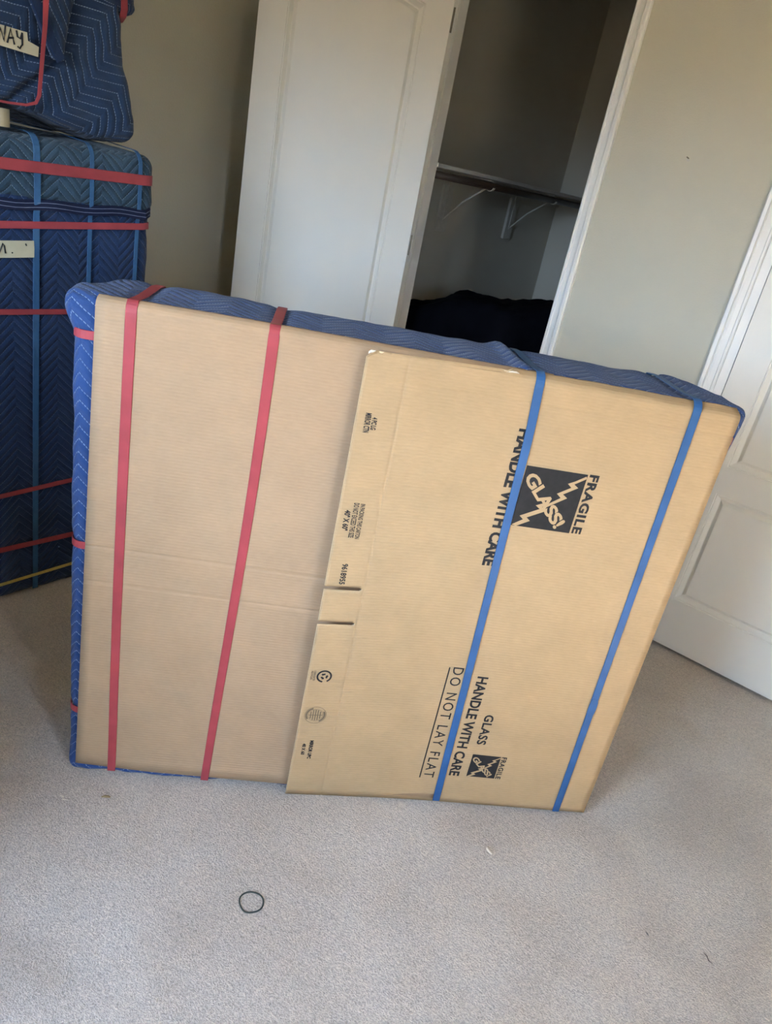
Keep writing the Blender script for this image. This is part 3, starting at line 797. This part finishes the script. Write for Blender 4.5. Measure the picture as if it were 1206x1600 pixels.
# ------------------------------------------------------------------ bundle on top of the stack
bun = tag(empty('wrapped_bundle', (-2.50, 1.10, 1.54)), 'blanket wrapped bundle with taped label standing on the strapped stack', 'bundle')
def bun_def(s, nr):
    s = Vector(s); k = (s.z-1.54)/0.6
    # narrows upward on the right, slumps at the foot
    tab = [(1.50, 1.528), (1.56, 1.538), (1.60, 1.534), (1.66, 1.512), (1.74, 1.488), (1.85, 1.472), (2.2, 1.44)]
    wr = tab[-1][1]
    for (za, ya), (zb, yb) in zip(tab, tab[1:]):
        if za <= s.z < zb: wr = ya+(yb-ya)*(s.z-za)/(zb-za); break
    s.y = 0.55+(s.y-0.55)*(wr-0.55)/(1.508-0.55)
    s.z += 0.045*max(0, min(1, (1.40-s.y)/0.25))*max(0, 1-(s.z-1.54)/0.12)
    s.x += 0.012*fbm((s.y*3, s.z*3, 0.5), 1.2) if s.x > -2.4 else 0
    # soft crease running down to the left below the flap
    if s.x > -2.35:
        dd = (s.z-1.70)-(s.y-1.27)*0.86
        if s.y < 1.29: s.x -= 0.014*math.exp(-(dd/0.010)**2); s.x += 0.008*math.exp(-((dd-0.03)/0.02)**2)
    return s
quilted('bundle_blanket', (-2.78, 0.55, 1.524), (-2.262, 1.508, 2.15), 0.035, 0.010, M['quilt_bun'], bun, bun_def, 0.012, local=False, scale=3.2)
# folded-over blanket corner hanging down the face
def flap():
    cy = [(1.10, 2.10), (1.155, 1.90), (1.258, 1.703), (1.276, 1.712), (1.295, 1.80), (1.318, 1.90), (1.36, 2.10)]
    bm = bmesh.new(); uvl = bm.loops.layers.uv.new('UVMap'); o3 = off(bun)
    nL = 26; rows = []
    def edge(z, side):
        pts = [(1.085, 2.12), (1.150, 1.90), (1.250, 1.706)] if side == 0 else [(1.37, 2.12), (1.318, 1.90), (1.292, 1.79), (1.272, 1.706)]
        for (y0, z0), (y1, z1) in zip(pts, pts[1:]):
            if z0 >= z >= z1: return y0+(y1-y0)*(z0-z)/(z0-z1)
        return pts[-1][0]
    for i in range(nL+1):
        z = 2.12-(2.12-1.706)*i/nL; a = edge(z, 0); b = edge(z, 1); row = []
        for j in range(11):
            s = j/10; y = a+(b-a)*s; x = -2.252+0.020*(math.sin(PI*s)**0.5)+0.006*fbm((y*6, z*5, 3), 1)
            row.append((bm.verts.new(Vector((x, y, z))-o3), (y*0.9+z*0.5, z*0.9-y*0.5)))
        rows.append(row)
    for i in range(nL):
        for j in range(10):
            q = [rows[i][j], rows[i][j+1], rows[i+1][j+1], rows[i+1][j]]
            try: fc = bm.faces.new([t[0] for t in q])
            except ValueError: continue
            fc.smooth = True
            for lp, t in zip(fc.loops, q): lp[uvl].uv = t[1]
    bmesh.ops.recalc_face_normals(bm, faces=bm.faces)
    me = bpy.data.meshes.new('blanket_flap'); bm.to_mesh(me); bm.free()
    o = link('blanket_flap', me, M['quilt_bun'], bun)
    md = o.modifiers.new('pad', 'SOLIDIFY'); md.thickness = 0.012; md.offset = 0
    sd = o.modifiers.new('sub', 'SUBSURF'); sd.levels = 1; sd.render_levels = 1
    return o
fl_o = flap()
ribbon('flap_hem', [tuple(Vector(p)-off(bun)) for p in [(-2.236, 1.100, 2.08), (-2.228, 1.155, 1.90), (-2.226, 1.205, 1.80), (-2.230, 1.262, 1.708)]], [(1, 0.2, 0)]*4, 0.030, 0.004, M['quilt_low'], fl_o)
# tied tuft sticking out at the right
def tuft_def(s, nr):
    s = Vector(s); k = min(1, max(0, (1.53-s.y)/0.12))
    s.z = 1.905+(s.z-1.905)*(0.62+0.38*k)-0.1*(s.y-1.45); s.x = -2.32+(s.x+2.32)*(0.7+0.3*k); return s
quilted('blanket_tuft', (-2.40, 1.37, 1.858), (-2.25, 1.532, 2.0), 0.045, 0.010, M['quilt_bun'], bun, tuft_def, 0.008, local=False, scale=8)
pts = [(-2.325+0.085*math.cos(a), 1.452-0.035*math.sin(a), 1.93+0.082*math.sin(a)) for a in [2*PI*i/20 for i in range(20)]]
ribbon('band', [tuple(Vector(p)-off(bun)) for p in pts], [(math.cos(2*PI*i/20), 0.1, math.sin(2*PI*i/20)) for i in range(20)], 0.022, 0.002, M['red'], bun, closed=True)
# red band down the face and under
zz = [2.14, 2.0, 1.9, 1.84, 1.78, 1.72, 1.66, 1.61, 1.590, 1.580, 1.577, 1.576]
yy = [1.214, 1.213, 1.212, 1.211, 1.210, 1.209, 1.208, 1.206, 1.198, 1.17, 1.12, 0.9]
xx = [-2.210]*3+[-2.212, -2.216, -2.226, -2.236, -2.242, -2.245, -2.245, -2.245, -2.245]
ww = [0.024, 0.022, 0.018, 0.016, 0.013, 0.012, 0.011, 0.011, 0.009, 0.007, 0.006, 0.006]
ribbon('band', [tuple(Vector((a, b, c))-off(bun)) for a, b, c in zip(xx, yy, zz)], [(1, 0, 0.05)]*12, ww, 0.0018, M['red'], bun)
bt = tape('tape_label', [(1.00, 1.757), (1.107, 1.7555), (1.171, 1.754), (1.173, 1.735), (1.203, 1.727), (1.201, 1.703), (1.105, 1.7075), (1.00, 1.71)], -2.236, bun, None)
rel_strokes('pen_stroke', [[(1.085, 1.756), (1.094, 1.722), (1.100, 1.748), (1.108, 1.720), (1.113, 1.756)],
    [(1.117, 1.718), (1.126, 1.752), (1.136, 1.718)], [(1.120, 1.730), (1.134, 1.733)],
    [(1.142, 1.752), (1.144, 1.738), (1.152, 1.735), (1.157, 1.750)], [(1.157, 1.750), (1.157, 1.722), (1.150, 1.712), (1.144, 1.716)]], -2.2347, bt, bun, 0.0050)

# unseen blanket-wrapped block, added to shade the package's lower left and nearby carpet
ch = tag(empty('added_shade_chest', (-1.85, -0.35, 0)), 'unseen blanket wrapped chest added behind the viewer to shade the package corner', 'package')
quilted('moving_blanket', (-2.60, -0.70, 0.0), (-1.12, 0.02, 1.22), 0.04, 0.02, M['quilt_low'], ch, None, 0.010, local=False, scale=2.6)
for z0 in (0.35, 0.85):
    pts = []; nr = []; R = 0.04
    for cx, cy, a0 in ((-2.60+R, -0.70+R, 180), (-1.12-R, -0.70+R, 270), (-1.12-R, 0.02-R, 0), (-2.60+R, 0.02-R, 90)):
        for i in range(6):
            a = math.radians(a0+18*i); pts.append((cx+(R+0.010)*math.cos(a)+1.85, cy+(R+0.010)*math.sin(a)+0.35, z0)); nr.append((math.cos(a), math.sin(a), 0))
    ribbon('band', pts, nr, 0.02, 0.0015, M['red'], ch, closed=True)

# roll of tape tucked under the bundle
def tape_roll():
    r = empty('tape_roll', (-2.285, 1.088, 1.5155)); n = 40; v = []; f = []
    ro, ri, h = 0.050, 0.034, 0.045
    for k in range(n):
        a = 2*PI*k/n
        for rr, z in ((ro, 0), (ro, h), (ri, h), (ri, 0)): v.append((rr*math.cos(a), rr*math.sin(a), z))
    for k in range(n):
        k2 = (k+1) % n
        for q in range(4): f.append((4*k+q, 4*k2+q, 4*k2+(q+1) % 4, 4*k+(q+1) % 4))
    mesh('tape_coil', v, f, M['tape'], r)
    v2 = []; f2 = []
    for k in range(n):
        a = 2*PI*k/n
        for rr, z in ((ri, 0.0), (ri, h), (ri-0.003, h), (ri-0.003, 0.0)): v2.append((rr*math.cos(a), rr*math.sin(a), z))
    for k in range(n):
        k2 = (k+1) % n
        for q in range(4): f2.append((4*k+q, 4*k2+q, 4*k2+(q+1) % 4, 4*k+(q+1) % 4))
    mesh('cardboard_core', v2, f2, M['card'], r)
    tag(r, 'tan roll between bundle and strapped stack at the photo edge', 'tape roll')
tape_roll()

# ------------------------------------------------------------------ small things
def ring(name, c, R, r, mat, label, cat):
    m = MB(); m.tube([(c[0]+R*(1+0.06*math.sin(2*a+0.5))*math.cos(a), c[1]+R*(1-0.05*math.cos(3*a))*math.sin(a), r) for a in [2*PI*i/40 for i in range(40)]], r, 8, closed=True)
    return tag(m.build(name, mat, None, smooth=True), label, cat)
ring('hair_elastic', (-0.760, 0.905), 0.0275, 0.0019, M['rubber'], 'thin grey elastic ring lying on the carpet', 'hair tie')
def thread(name, pts, r, mat, label, cat):
    rr = [r*0.5]+[r]*(len(pts)-2)+[r*0.5]
    return tag(MB().tube(pts, rr, 6).build(name, mat, None, smooth=True), label, cat)
thread('lint_scrap', [(-1.250, 0.822, 0.003), (-1.243, 0.826, 0.008), (-1.238, 0.832, 0.007), (-1.236, 0.838, 0.002)], 0.0035, plain('straw_scrap', srgb(150, 128, 92), 0.9), 'tiny tan scrap on carpet before the plain cardboard', 'scrap')
thread('white_thread', [(-1.322, 0.748, 0.003), (-1.310, 0.752, 0.005), (-1.304, 0.746, 0.004), (-1.292, 0.758, 0.003)], 0.0013, M['torn'], 'short white thread on carpet left of the package', 'thread')
thread('paper_curl', [(-0.444, 1.484, 0.004), (-0.441, 1.472, 0.007), (-0.432, 1.468, 0.008), (-0.424, 1.470, 0.004)], 0.0035, M['torn'], 'small pale curled scrap on carpet before the carton', 'scrap')
thread('dark_thread', [(0.112, 1.630, 0.003), (0.121, 1.625, 0.005), (0.128, 1.617, 0.004), (0.138, 1.617, 0.003)], 0.0013, plain('brown_thread', srgb(86, 66, 66), 0.9), 'short curved dark thread on carpet at lower right', 'thread')
thread('dark_speck', [(-0.020, 1.572, 0.003), (-0.015, 1.569, 0.004), (-0.010, 1.566, 0.003)], 0.0014, plain('grey_speck', srgb(78, 76, 82), 0.9), 'tiny dark straight speck on carpet at lower right', 'speck')
# screw anchor left in the wall
nl = tag(empty('wall_anchor', (-1.020, YW, 1.840)), 'small grey screw anchor left in the beige wall', 'anchor')
MB().tube([(-1.020, YW+0.002, 1.840), (-1.020, YW-0.004, 1.840)], 0.0045, 10).build('anchor_sleeve', M['bracket'], nl)
MB().tube([(-1.020, YW-0.002, 1.846), (-1.024, YW-0.014, 1.849)], 0.0022, 8).build('screw', M['metal'], nl)
